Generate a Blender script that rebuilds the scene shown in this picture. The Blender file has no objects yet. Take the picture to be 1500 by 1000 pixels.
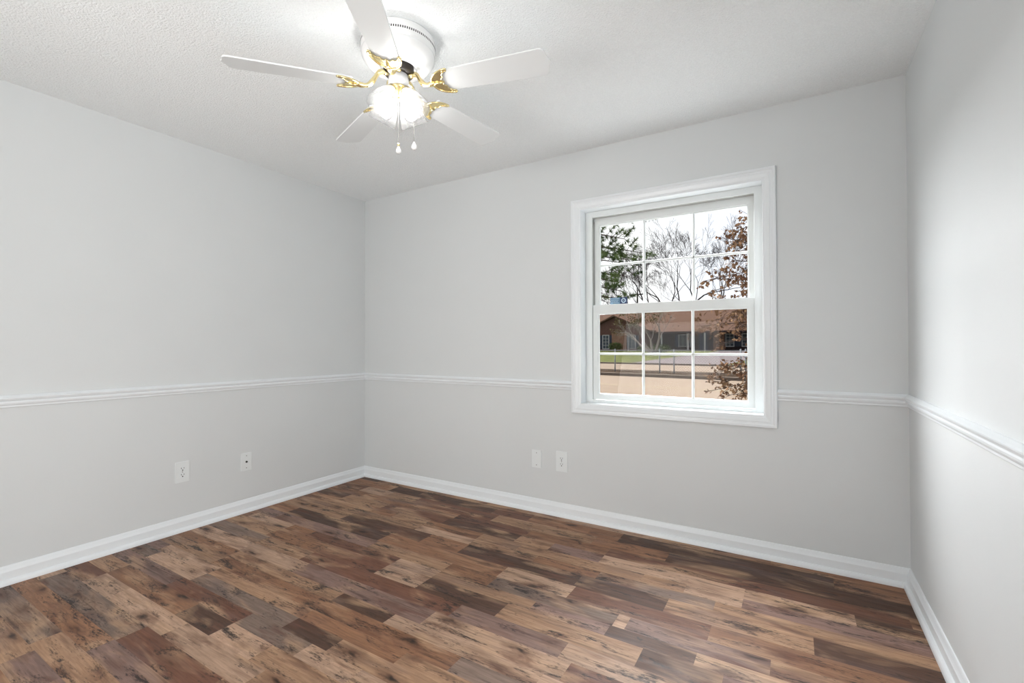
import bpy, math, random
from mathutils import Vector, Matrix, Euler

R = math.radians
sc = bpy.context.scene
col = sc.collection

# ------------------------------------------------------------------ camera, sky, lights, exposure
CAM_Z = 1.146
YAW, PITCH, ROLL, FPX = 31.209, 0.567, -0.125, 684.1
cd = bpy.data.cameras.new('camera')
cam = bpy.data.objects.new('camera', cd); col.objects.link(cam)
cd.sensor_fit = 'HORIZONTAL'; cd.sensor_width = 36.0; cd.lens = 36.0 * FPX / 1500.0
cd.clip_start = 0.02; cd.clip_end = 500
cam.matrix_world = (Matrix.Translation((0, 0, CAM_Z)) @ Matrix.Rotation(R(YAW), 4, 'Z')
                    @ Matrix.Rotation(R(90 + PITCH), 4, 'X') @ Matrix.Rotation(R(ROLL), 4, 'Z'))
sc.camera = cam

SKY = 1.15
SUN = 29.0
SIDE_FILL = 78.0
BULB = 105.0
REAR_FILL = 78.0
sc.view_settings.view_transform = 'Standard'
sc.view_settings.look = 'None'
sc.view_settings.gamma = 1.0
sc.view_settings.exposure = 0.0
sc.view_settings.use_curve_mapping = False
sc.cycles.max_bounces = 12
sc.cycles.diffuse_bounces = 8
sc.cycles.transparent_max_bounces = 16
sc.cycles.sample_clamp_indirect = 6.0
sc.cycles.caustics_reflective = False
sc.cycles.caustics_refractive = False

w = bpy.data.worlds.new('overcast_sky'); sc.world = w
w.use_nodes = True
nt = w.node_tree; nt.nodes.clear()
wo = nt.nodes.new('ShaderNodeOutputWorld'); wb = nt.nodes.new('ShaderNodeBackground')
wt = nt.nodes.new('ShaderNodeTexCoord'); wn = nt.nodes.new('ShaderNodeTexNoise'); wr = nt.nodes.new('ShaderNodeValToRGB')
wn.inputs['Scale'].default_value = 3.0; wn.inputs['Detail'].default_value = 4
wr.color_ramp.elements[0].position = 0.35; wr.color_ramp.elements[0].color = (0.88, 0.92, 1.0, 1)
wr.color_ramp.elements[1].position = 0.65; wr.color_ramp.elements[1].color = (1.0, 1.0, 1.0, 1)
nt.links.new(wt.outputs['Generated'], wn.inputs['Vector']); nt.links.new(wn.outputs['Fac'], wr.inputs['Fac'])
nt.links.new(wr.outputs['Color'], wb.inputs['Color']); wb.inputs['Strength'].default_value = SKY
nt.links.new(wb.outputs['Background'], wo.inputs['Surface'])

# room dimensions (metres); camera stands at the origin, the window wall is +Y
X0, X1, Y1, YR, H = -3.275, 0.462, 2.878, -0.70, 2.44
DX0, DX1, DZ = -2.45, -0.85, 2.08  # rear wall opening, added to let the fill lamp shine in
SY0, SY1 = -0.50, 0.85        # opening added in the right wall for the side fill lamp

def area_light(name, loc, rot, sx, sy, power, color=(1, 1, 1), portal=False):
    l = bpy.data.lights.new(name, 'AREA'); l.shape = 'RECTANGLE'; l.size = sx; l.size_y = sy
    l.energy = power; l.color = color
    if portal: l.cycles.is_portal = True
    o = bpy.data.objects.new(name, l); col.objects.link(o); o.location = loc; o.rotation_euler = rot
    return o
# added fill lamp behind the camera, shining in through an opening made for it
area_light('rear_fill', ((DX0 + DX1) / 2, YR - 1.3, 0.85), (R(112), 0, 0), 1.9, 1.5, REAR_FILL, (1.0, 0.985, 0.96))
# second added fill lamp, brightening the left wall through an opening on the right
area_light('side_fill', (X1 + 1.3, (SY0 + SY1) / 2, 0.85), (R(110), 0, R(90)), 1.7, 1.5, SIDE_FILL, (1.0, 1.0, 0.99))
# the brightest part of the cloud cover: a very soft, low sun over the street on the left
sl_ = bpy.data.lights.new('cloudy_sun', 'SUN'); sl_.energy = SUN; sl_.angle = R(85); sl_.color = (0.98, 0.99, 1.0)
so_ = bpy.data.objects.new('cloudy_sun', sl_); col.objects.link(so_); so_.location = (-8, 8, 9)
so_.rotation_euler = Vector((0.64, -0.62, -0.56)).to_track_quat('-Z', 'Y').to_euler()
# tells the renderer where the sky enters (a sampling portal, gives no light of its own)
area_light('window_portal', (-0.678, Y1 + 0.165, 1.40), (R(-90), 0, 0), 1.0, 1.25, 1, portal=True)

# ------------------------------------------------------------------ materials
def s2l(c):
    return tuple((x / 255.0 / 12.92) if x / 255.0 <= 0.04045 else ((x / 255.0 + 0.055) / 1.055) ** 2.4 for x in c)

def mat(name, rgb, rough=0.5, metal=0.0, noise=0.0, nscale=8.0, bump=0.0, bscale=100.0, spec=0.5, bdist=0.002, detail=3.0):
    m = bpy.data.materials.new(name); m.use_nodes = True
    t = m.node_tree; b = t.nodes['Principled BSDF']
    c = s2l(rgb)
    b.inputs['Base Color'].default_value = (*c, 1); b.inputs['Roughness'].default_value = rough
    b.inputs['Metallic'].default_value = metal; b.inputs['Specular IOR Level'].default_value = spec
    tc = t.nodes.new('ShaderNodeTexCoord')
    if noise > 0:
        n = t.nodes.new('ShaderNodeTexNoise'); n.inputs['Scale'].default_value = nscale; n.inputs['Detail'].default_value = detail
        r = t.nodes.new('ShaderNodeValToRGB')
        r.color_ramp.elements[0].position = 0.3; r.color_ramp.elements[1].position = 0.7
        r.color_ramp.elements[0].color = (*[x * (1 - noise) for x in c], 1)
        r.color_ramp.elements[1].color = (*[min(1, x * (1 + noise)) for x in c], 1)
        t.links.new(tc.outputs['Object'], n.inputs['Vector']); t.links.new(n.outputs['Fac'], r.inputs['Fac'])
        t.links.new(r.outputs['Color'], b.inputs['Base Color'])
    if bump > 0:
        n = t.nodes.new('ShaderNodeTexNoise'); n.inputs['Scale'].default_value = bscale; n.inputs['Detail'].default_value = 3
        bp = t.nodes.new('ShaderNodeBump'); bp.inputs['Strength'].default_value = bump; bp.inputs['Distance'].default_value = bdist
        t.links.new(tc.outputs['Object'], n.inputs['Vector']); t.links.new(n.outputs['Fac'], bp.inputs['Height'])
        t.links.new(bp.outputs['Normal'], b.inputs['Normal'])
    return m

def emis(name, rgb, s):
    m = bpy.data.materials.new(name); m.use_nodes = True; t = m.node_tree; t.nodes.clear()
    o = t.nodes.new('ShaderNodeOutputMaterial'); e = t.nodes.new('ShaderNodeEmission')
    e.inputs['Color'].default_value = (*rgb, 1); e.inputs['Strength'].default_value = s
    t.links.new(e.outputs[0], o.inputs[0]); return m

M = {}
M['wall'] = mat('wall_paint', (211, 214, 215), 0.55, bump=0.06, bscale=220, noise=0.008, nscale=3)
M['ceiling'] = mat('popcorn_ceiling', (240, 243, 244), 0.9, bump=0.9, bscale=130, bdist=0.006, spec=0.1, noise=0.03, nscale=160)
M['trim'] = mat('trim_paint', (228, 232, 235), 0.3, noise=0.01, nscale=5)
M['vinyl'] = mat('window_vinyl', (222, 226, 226), 0.4, noise=0.01, nscale=6)
M['track'] = mat('vinyl_track', (176, 176, 172), 0.5, noise=0.02, nscale=10)
M['white'] = mat('fan_white', (235, 235, 235), 0.22, noise=0.005, nscale=5)
M['blade'] = mat('blade_white', (226, 229, 230), 0.35, noise=0.008, nscale=4)
M['brass'] = mat('polished_brass', (242, 224, 170), 0.22, metal=0.95, noise=0.05, nscale=30)
M['dark'] = mat('dark_metal', (40, 34, 28), 0.4, noise=0.1, nscale=30)
M['plate'] = mat('outlet_plate', (224, 228, 229), 0.35, noise=0.005, nscale=20)
M['slot'] = mat('slot_dark', (45, 44, 42), 0.6, noise=0.1, nscale=50)
M['screw'] = mat('screw_metal', (150, 148, 144), 0.35, metal=0.6, noise=0.05, nscale=50)
M['bulb'] = emis('bulb_glow', (1.0, 0.985, 0.95), BULB)

def shade_glass():
    m = bpy.data.materials.new('opal_glass'); m.use_nodes = True; t = m.node_tree; t.nodes.clear()
    o = t.nodes.new('ShaderNodeOutputMaterial')
    tr = t.nodes.new('ShaderNodeBsdfTransparent'); tl = t.nodes.new('ShaderNodeBsdfTranslucent'); df = t.nodes.new('ShaderNodeBsdfPrincipled')
    tr.inputs['Color'].default_value = (0.72, 0.72, 0.72, 1); tl.inputs['Color'].default_value = (0.95, 0.95, 0.95, 1)
    df.inputs['Base Color'].default_value = (0.92, 0.92, 0.92, 1); df.inputs['Roughness'].default_value = 0.25
    a = t.nodes.new('ShaderNodeMixShader'); b = t.nodes.new('ShaderNodeMixShader')
    a.inputs['Fac'].default_value = 0.45; b.inputs['Fac'].default_value = 0.955
    t.links.new(tl.outputs[0], a.inputs[1]); t.links.new(df.outputs[0], a.inputs[2])
    t.links.new(a.outputs[0], b.inputs[1]); t.links.new(tr.outputs[0], b.inputs[2]); t.links.new(b.outputs[0], o.inputs[0])
    return m
M['shade'] = shade_glass()

def pane_glass():
    m = bpy.data.materials.new('window_glass'); m.use_nodes = True; t = m.node_tree; t.nodes.clear()
    o = t.nodes.new('ShaderNodeOutputMaterial')
    tr = t.nodes.new('ShaderNodeBsdfTransparent'); gl = t.nodes.new('ShaderNodeBsdfGlossy'); fr = t.nodes.new('ShaderNodeFresnel')
    tr.inputs['Color'].default_value = (0.97, 0.98, 0.98, 1); gl.inputs['Roughness'].default_value = 0.01; fr.inputs['IOR'].default_value = 1.2
    mx = t.nodes.new('ShaderNodeMixShader')
    t.links.new(fr.outputs[0], mx.inputs[0]); t.links.new(tr.outputs[0], mx.inputs[1]); t.links.new(gl.outputs[0], mx.inputs[2])
    t.links.new(mx.outputs[0], o.inputs[0]); return m
M['glass'] = pane_glass()

# ------------------------------------------------------------------ mesh helpers
class MB:
    def __init__(s): s.v = []; s.f = []; s.sm = []
    def add(s, vs, fs, smooth=False):
        b = len(s.v); s.v += [tuple(p) for p in vs]; s.f += [tuple(i + b for i in f) for f in fs]; s.sm += [smooth] * len(fs); return s
    def box(s, a, b):
        (x0, y0, z0), (x1, y1, z1) = a, b
        return s.add([(x0, y0, z0), (x1, y0, z0), (x1, y1, z0), (x0, y1, z0), (x0, y0, z1), (x1, y0, z1), (x1, y1, z1), (x0, y1, z1)],
                     [(0, 3, 2, 1), (4, 5, 6, 7), (0, 1, 5, 4), (1, 2, 6, 5), (2, 3, 7, 6), (3, 0, 4, 7)])
    def prism(s, poly, z0, z1, mtx=None):
        n = len(poly)
        vs = [Vector((x, y, z0)) for x, y in poly] + [Vector((x, y, z1)) for x, y in poly]
        if mtx: vs = [mtx @ p for p in vs]
        return s.add(vs, [tuple(range(n - 1, -1, -1)), tuple(range(n, 2 * n))] + [(i, (i + 1) % n, n + (i + 1) % n, n + i) for i in range(n)])
    def lathe(s, prof, seg=48, mtx=None, smooth=True):
        vs = []; fs = []
        for r, z in prof:
            for k in range(seg):
                a = 2 * math.pi * k / seg; p = Vector((r * math.cos(a), r * math.sin(a), z)); vs.append(mtx @ p if mtx else p)
        for i in range(len(prof) - 1):
            for k in range(seg):
                a, b = i * seg + k, i * seg + (k + 1) % seg
                fs.append((a, b, b + seg, a + seg))
        return s.add(vs, fs, smooth)
    def tube(s, pts, rad, seg=8, caps=True, smooth=True):
        pts = [Vector(p) for p in pts]; n = len(pts)
        if not hasattr(rad, '__len__'): rad = [rad] * n
        vs = []; fs = []; t0 = (pts[1] - pts[0]).normalized()
        ref = Vector((0, 0, 1)) if abs(t0.z) < 0.9 else Vector((1, 0, 0))
        u = t0.cross(ref).normalized()
        for i in range(n):
            t = (pts[min(i + 1, n - 1)] - pts[max(i - 1, 0)]).normalized()
            u = (u - t * u.dot(t)); u = u.normalized() if u.length > 1e-6 else t.orthogonal().normalized()
            v = t.cross(u)
            for k in range(seg):
                a = 2 * math.pi * k / seg; vs.append(pts[i] + (u * math.cos(a) + v * math.sin(a)) * rad[i])
        for i in range(n - 1):
            for k in range(seg):
                a, b = i * seg + k, i * seg + (k + 1) % seg; fs.append((a, b, b + seg, a + seg))
        if caps: fs += [tuple(range(seg - 1, -1, -1)), tuple(range((n - 1) * seg, n * seg))]
        return s.add(vs, fs, smooth)
    def frame(s, x0, x1, z0, z1, prof, closed=False):
        # rectangular moulding in the XZ plane; prof = (inset, y)
        vs = []; fs = []
        for i, y in prof: vs += [(x0 + i, y, z0 + i), (x1 - i, y, z0 + i), (x1 - i, y, z1 - i), (x0 + i, y, z1 - i)]
        n = len(prof)
        for a in range(n if closed else n - 1):
            b = (a + 1) % n
            for k in range(4): fs.append((a * 4 + k, a * 4 + (k + 1) % 4, b * 4 + (k + 1) % 4, b * 4 + k))
        return s.add(vs, fs)
    def build(s, name, m, parent=None, loc=None, rot=None, bevel=0.0, mw=None):
        me = bpy.data.meshes.new(name); me.from_pydata(s.v, [], s.f); me.validate(); me.update()
        if len(me.polygons) == len(s.sm): me.polygons.foreach_set('use_smooth', s.sm)
        me.materials.append(m)
        o = bpy.data.objects.new(name, me); col.objects.link(o)
        if parent is not None: o.parent = parent
        if loc is not None: o.location = loc
        if rot is not None: o.rotation_euler = rot
        if bevel > 0:
            b = o.modifiers.new('bevel', 'BEVEL'); b.width = bevel; b.segments = 2; b.limit_method = 'ANGLE'; b.angle_limit = R(40)
        return o

def tag(o, label=None, cat=None, group=None, kind=None):
    if label: o['label'] = label
    if cat: o['category'] = cat
    if group: o['group'] = group
    if kind: o['kind'] = kind
    return o
def empty(name, loc=(0, 0, 0), rot=(0, 0, 0), parent=None):
    o = bpy.data.objects.new(name, None); col.objects.link(o); o.location = loc; o.rotation_euler = rot
    o.empty_display_size = 0.05
    if parent: o.parent = parent
    return o
def struct(o, label, cat): return tag(o, label, cat, kind='structure')

# ------------------------------------------------------------------ room shell
T = 0.17
OX0, OX1, OZ0, OZ1 = -1.208, -0.148, 0.769, 2.045      # window opening
def holed_wall(x0, x1, ya, yb, hx0, hx1, hz0, hz1):
    b = MB()
    b.box((x0, ya, 0), (hx0, yb, H)); b.box((hx1, ya, 0), (x1, yb, H)); b.box((hx0, ya, hz1), (hx1, yb, H))
    if hz0 > 0: b.box((hx0, ya, 0), (hx1, yb, hz0))
    return b
struct(holed_wall(X0 - T, X1 + T, Y1, Y1 + T, OX0 - 0.0185, OX1 + 0.0185, OZ0 - 0.0185, OZ1 + 0.0185).build('wall_back', M['wall']), 'light grey painted wall with the window in it', 'wall')
struct(MB().box((X0 - T, YR, 0), (X0, Y1, H)).build('wall_left', M['wall']), 'light grey painted wall left of the corner', 'wall')
rwb = MB().box((X1, YR, 0), (X1 + T, SY0, H)); rwb.box((X1, SY1, 0), (X1 + T, Y1, H)); rwb.box((X1, SY0, DZ), (X1 + T, SY1, H))
struct(rwb.build('wall_right', M['wall']), 'bright light grey wall at the right edge', 'wall')
struct(holed_wall(X0 - T, X1 + T, YR - 0.12, YR, DX0, DX1, 0, DZ).build('wall_rear', M['wall']), 'light grey wall behind the viewer with an opening added for fill light', 'wall')
struct(MB().box((X0 - T, YR - 0.12, H), (X1 + T, Y1 + T, H + 0.12)).build('ceiling', M['ceiling']), 'white textured popcorn ceiling', 'ceiling')
pb_ = MB(); px0, px1, py0, py1 = X1 + T, X1 + T + 1.5, YR - 0.3, SY1 + 0.6
pb_.box((px1, py0, 0), (px1 + 0.1, py1, H)); pb_.box((px0, py0 - 0.1, 0), (px1, py0, H)); pb_.box((px0, py1, 0), (px1, py1 + 0.1, H)); pb_.box((px0, py0, H), (px1, py1, H + 0.1)); pb_.box((px0, py0, -0.12), (px1, py1, 0))
struct(pb_.build('wall_fill_side', M['wall']), 'light grey shell added round the side fill lamp, out of view', 'wall')  # unseen enclosure added for the side fill lamp
hb = MB()                                              # unseen shell added around the rear fill lamp
hy0, hy1 = YR - 1.6, YR - 0.12
hb.box((X0 - T, hy0 - 0.1, 0), (X1 + T, hy0, H)); hb.box((X0 - T - 0.1, hy0, 0), (X0 - T, hy1, H)); hb.box((X1 + T, hy0, 0), (X1 + T + 0.1, hy1, H))
hb.box((X0 - T, hy0, H), (X1 + T, hy1, H + 0.1))
struct(hb.build('wall_fill_rear', M['wall']), 'light grey shell added round the rear fill lamp, out of view', 'wall')

# ---- plank floor: one mesh, every plank a face with its own tone and seed
TONES = {'tan': (178, 140, 110), 'lt': (199, 164, 138), 'mv': (150, 120, 109), 'rd': (126, 84, 64), 'dk': (92, 64, 49), 'gr': (140, 118, 105), 'br': (158, 114, 84)}
edges_known = [0.583, 0.68, 0.767, 0.795 + 0.077, 0.97, 1.068, 1.15, 1.23, 1.30, 1.387, 1.46, 1.565, 1.665, 1.78, 1.858, 1.955, 2.07, 2.19, 2.27, 2.36, 2.46, 2.555, 2.675, 2.795, 2.88]
y = 0.583; back = []
rnd = random.Random(11)
while y > YR - 1.7: back.append(y); y -= rnd.choice([0.085, 0.097, 0.11])
rows = sorted(back) + edges_known[1:]
known = {  # row start -> list of (x0, x1, tone)
    0.583: [(-3.27, -2.535, 'gr'), (-2.535, -1.6, 'tan')],
    0.68: [(-3.27, -2.29, 'br'), (-2.29, -1.75, 'mv')],
    0.767: [(-3.19, -2.28, 'gr'), (-2.28, -1.7, 'rd')],
    0.97: [(-2.28, -2.0, 'dk'), (-3.0, -2.28, 'br')],
    1.068: [(-3.27, -2.6, 'mv'), (-2.6, -2.0, 'rd'), (-2.0, -1.6, 'gr')],
    1.15: [(-3.04, -2.55, 'lt'), (-2.55, -1.8, 'gr')],
    1.23: [(-3.1, -2.55, 'lt'), (-2.55, -1.8, 'tan')],
    1.387: [(-1.80, -1.47, 'dk'), (-2.67, -1.8, 'tan'), (-1.47, -0.76, 'lt')],
    1.46: [(-2.2, -1.335, 'mv'), (-1.335, -0.7, 'lt')],
    1.565: [(-1.27, -0.756, 'mv'), (-0.756, -0.3, 'lt')],
    1.665: [(-2.29, -1.83, 'rd'), (-1.83, -1.55, 'lt'), (-1.1, -0.5, 'tan')],
    1.78: [(-2.55, -1.83, 'rd'), (-0.656, -0.32, 'dk'), (-0.32, 0.45, 'lt')],
    1.858: [(-1.27, -0.65, 'gr'), (-0.6, -0.083, 'mv'), (-0.083, 0.46, 'br')],
    1.955: [(-1.28, -0.9, 'lt'), (-0.3, 0.46, 'br')],
    2.19: [(-0.85, -0.312, 'gr'), (-0.312, 0.46, 'tan')],
    2.27: [(-0.452, -0.208, 'lt'), (-0.208, 0.46, 'mv')],
    2.36: [(-0.208, 0.208, 'lt'), (0.208, 0.46, 'dk'), (-1.2, -0.9, 'mv')],
    2.46: [(-0.9, 0.40, 'rd'), (0.40, 0.46, 'tan')],
    2.555: [(-0.6, 0.46, 'dk')],
    2.675: [(-0.9, 0.152, 'dk'), (0.152, 0.46, 'br')],
}
def build_floor():
    rn = random.Random(5)
    vs = []; fs = []; tones = []; seeds = []
    wts = ['tan', 'tan', 'lt', 'lt', 'mv', 'mv', 'rd', 'br', 'br', 'gr', 'dk']
    for i in range(len(rows) - 1):
        ya, yb = rows[i], rows[i + 1]
        kn = sorted(known.get(round(ya, 3), []))
        segs = []; x = X0 - T - rn.random() * 0.3; end = X1 + T
        for a, b, t in kn + [(end, None, None)]:
            while x < a - 1e-4:
                L = rn.choice([0.28, 0.42, 0.55, 0.7, 0.9]); e = x + L
                if e > a - 0.18: e = a
                segs.append((x, e, rn.choice(wts if ya < 1.95 else ['tan', 'tan', 'br', 'br', 'rd', 'dk', 'lt']))); x = e  # back rows drawn browner, painting in the dimmer light near that wall
            if b is not None: segs.append((x, b, t)); x = b
        for a, b, t in segs:
            k = len(vs); vs += [(a, ya, 0), (b, ya, 0), (b, yb, 0), (a, yb, 0)]; fs.append((k, k + 1, k + 2, k + 3))
            j = 1 + rn.uniform(-0.10, 0.10)
            tones.append(tuple(c * j for c in s2l(TONES[t]))); seeds.append(rn.random() * 40)
    # slab underneath so the floor has thickness
    k = len(vs); xa, xb, ya, yb = X0 - T, X1 + T, YR - 1.7, Y1 + T
    vs += [(xa, ya, -0.12), (xb, ya, -0.12), (xb, yb, -0.12), (xa, yb, -0.12)]; fs.append((k + 3, k + 2, k + 1, k)); tones.append((0.1,) * 3); seeds.append(0)
    me = bpy.data.meshes.new('floor'); me.from_pydata(vs, [], fs); me.update()
    at = me.attributes.new('tone', 'FLOAT_COLOR', 'CORNER'); sd = me.attributes.new('seed', 'FLOAT', 'FACE')
    for p in me.polygons:
        for li in p.loop_indices: at.data[li].color = (*tones[p.index], 1)
        sd.data[p.index].value = seeds[p.index]
    m = bpy.data.materials.new('wood_plank_vinyl'); m.use_nodes = True; t = m.node_tree; b = t.nodes['Principled BSDF']
    N = t.nodes.new; Lk = t.links.new
    tc = N('ShaderNodeTexCoord'); a1 = N('ShaderNodeAttribute'); a1.attribute_name = 'tone'; a2 = N('ShaderNodeAttribute'); a2.attribute_name = 'seed'
    cmb = N('ShaderNodeCombineXYZ'); Lk(a2.outputs['Fac'], cmb.inputs['X']); Lk(a2.outputs['Fac'], cmb.inputs['Z'])
    off = N('ShaderNodeVectorMath'); off.operation = 'ADD'; Lk(tc.outputs['Object'], off.inputs[0]); Lk(cmb.outputs[0], off.inputs[1])
    def noise(sx, sy, detail, rough=0.55, dist=0.0):
        mp = N('ShaderNodeVectorMath'); mp.operation = 'MULTIPLY'; mp.inputs[1].default_value = (sx, sy, 1.0); Lk(off.outputs[0], mp.inputs[0])
        n = N('ShaderNodeTexNoise'); n.inputs['Scale'].default_value = 1.0; n.inputs['Detail'].default_value = detail
        n.inputs['Roughness'].default_value = rough; n.inputs['Distortion'].default_value = dist
        Lk(mp.outputs[0], n.inputs['Vector']); return n.outputs['Fac'], mp.outputs[0]
    def ramp(src, p0, p1, c0=0.0, c1=1.0):
        r = N('ShaderNodeMapRange'); r.inputs['From Min'].default_value = p0; r.inputs['From Max'].default_value = p1
        r.inputs['To Min'].default_value = c0; r.inputs['To Max'].default_value = c1; Lk(src, r.inputs['Value']); return r.outputs['Result']
    def mixc(fac, A, B, mode='MIX'):
        x = N('ShaderNodeMix'); x.data_type = 'RGBA'; x.blend_type = mode; x.clamp_factor = True
        if isinstance(fac, float): x.inputs[0].default_value = fac
        else: Lk(fac, x.inputs[0])
        for s, q in ((6, A), (7, B)):
            if isinstance(q, tuple): x.inputs[s].default_value = (*q, 1)
            else: Lk(q, x.inputs[s])
        return x.outputs[2]
    cur = a1.outputs['Color']
    # broad colour drift along a plank: warm, pale and mauve patches
    f, _ = noise(2.6, 9, 3, 0.5, 0.6); cur = mixc(ramp(f, 0.52, 0.70, 0, 0.75), cur, s2l((206, 168, 134)))
    f, _ = noise(2.1, 7, 3, 0.5, 0.4)
    cur = mixc(ramp(f, 0.55, 0.75, 0, 0.6), cur, s2l((112, 92, 90)))
    f, _ = noise(3.3, 11, 4, 0.55, 0.8); cur = mixc(ramp(f, 0.55, 0.72, 0, 0.8), cur, s2l((110, 68, 50)))
    # grain
    f, _ = noise(7, 120, 5, 0.6, 0.5); cur = mixc(ramp(f, 0.25, 0.75, 0.0, 0.55), cur, s2l((88, 62, 48)), 'MULTIPLY')
    f, _ = noise(3, 45, 4, 0.6, 1.2); cur = mixc(ramp(f, 0.55, 0.8, 0, 0.45), cur, s2l((70, 48, 38)))
    # smoky dark stains broken up by a fine grain
    f, _ = noise(4.2, 19, 6, 0.68, 0.8); g, _ = noise(45, 180, 3, 0.65)
    ad = N('ShaderNodeMath'); ad.operation = 'MULTIPLY_ADD'; Lk(g, ad.inputs[0]); ad.inputs[1].default_value = 0.45; Lk(f, ad.inputs[2])
    cur = mixc(ramp(ad.outputs[0], 0.772, 0.90, 0, 0.95), cur, s2l((34, 24, 22)))
    f, _ = noise(1.7, 27, 5, 0.62, 0.7); cur = mixc(ramp(f, 0.56, 0.76, 0, 0.85), cur, s2l((58, 37, 28)))
    # knots
    mp = N('ShaderNodeVectorMath'); mp.operation = 'MULTIPLY'; mp.inputs[1].default_value = (3.4, 10.5, 1.0); Lk(off.outputs[0], mp.inputs[0])
    f2, _ = noise(14, 30, 2); dsp = N('ShaderNodeVectorMath'); dsp.operation = 'MULTIPLY_ADD'
    cb = N('ShaderNodeCombineXYZ'); Lk(f2, cb.inputs[0]); Lk(f2, cb.inputs[1]); Lk(cb.outputs[0], dsp.inputs[0]); dsp.inputs[1].default_value = (0.35, 0.5, 0); Lk(mp.outputs[0], dsp.inputs[2])
    vo = N('ShaderNodeTexVoronoi'); vo.inputs['Scale'].default_value = 1.0; vo.inputs['Randomness'].default_value = 1.0; Lk(dsp.outputs[0], vo.inputs['Vector'])
    cur = mixc(ramp(vo.outputs['Distance'], 0.06, 0.36, 0.8, 0.0), cur, s2l((92, 58, 40)))
    cur = mixc(ramp(vo.outputs['Distance'], 0.04, 0.16, 0.92, 0.0), cur, s2l((26, 17, 14)))
    Lk(cur, b.inputs['Base Color'])
    f, _ = noise(6, 40, 3); Lk(ramp(f, 0.3, 0.7, 0.50, 0.64), b.inputs['Roughness'])
    b.inputs['Specular IOR Level'].default_value = 0.4
    bp = N('ShaderNodeBump'); bp.inputs['Strength'].default_value = 0.12; bp.inputs['Distance'].default_value = 0.001
    f, _ = noise(9, 150, 3); Lk(f, bp.inputs['Height']); Lk(bp.outputs['Normal'], b.inputs['Normal'])
    me.materials.append(m)
    o = bpy.data.objects.new('floor', me); col.objects.link(o)
    struct(o, 'brown mixed-tone wood plank floor with knots', 'floor')
build_floor()

# ---- baseboards with shoe moulding, chair rails
def run(name, prof, wall, a, b, m=None, parent=None, ma=False, mb_=False):
    # sweep (distance from wall, z) along a wall from a to b; ma / mb_ mitre that end into a corner
    bld = MB(); vs = []; n = len(prof)
    for end, mt, sg in ((a, ma, 1), (b, mb_, -1)):
        for d, z in prof:
            q = end + (sg * d if mt else 0)
            vs.append({'left': (X0 + d, q, z), 'right': (X1 - d, q, z), 'back': (q, Y1 - d, z), 'rear': (q, YR + d, z)}[wall])
    fs = [(i, (i + 1) % n, n + (i + 1) % n, n + i) for i in range(n)] + [tuple(range(n - 1, -1, -1)), tuple(range(n, 2 * n))]
    bld.add(vs, fs)
    return bld.build(name, m or M['trim'], parent)
BASE = [(0, 0.0), (0.015, 0.0), (0.015, 0.060), (0.0145, 0.0625), (0.0125, 0.066), (0.0095, 0.073), (0.0065, 0.082), (0.004, 0.0872), (0, 0.0885)]
SHOE = [(0.0145, 0.0), (0.031, 0.0), (0.031, 0.006), (0.0295, 0.013), (0.026, 0.019), (0.021, 0.0232), (0.0145, 0.0250)]
RAIL = [(0, 0.852), (0.006, 0.852), (0.0085, 0.855), (0.0085, 0.862), (0.012, 0.866), (0.015, 0.872), (0.0155, 0.878), (0.012, 0.882), (0.012, 0.884), (0.017, 0.888), (0.021, 0.896), (0.021, 0.900), (0.015, 0.904), (0.012, 0.907), (0.006, 0.912), (0, 0.912)]
for wl, a, b, ma, mb_, lb in (('left', YR, Y1, False, True, 'white baseboard along the left wall'), ('back', X0, X1, True, True, 'white baseboard below the window wall'), ('right', SY1, Y1, False, True, 'white baseboard along the right wall')):
    o = run('baseboard_' + wl, BASE, wl, a, b, None, None, ma, mb_); struct(o, lb, 'baseboard')
    run('shoe_moulding', SHOE, wl, a, b, None, o, ma, mb_)
CX0, CX1, CZ0, CZ1 = -1.274, -0.082, 0.703, 2.111
struct(run('trim_1', RAIL, 'left', YR, Y1, None, None, False, True), 'white chair rail across the left wall', 'chair rail')
struct(run('trim_2', RAIL, 'back', X0, CX0, None, None, True, False), 'white chair rail from corner to window casing', 'chair rail')
struct(run('trim_3', RAIL, 'back', CX1, X1, None, None, False, True), 'short white chair rail between window and right corner', 'chair rail')
struct(run('trim_4', RAIL, 'right', SY1, Y1, None, None, False, True), 'white chair rail running along the right wall', 'chair rail')

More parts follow.
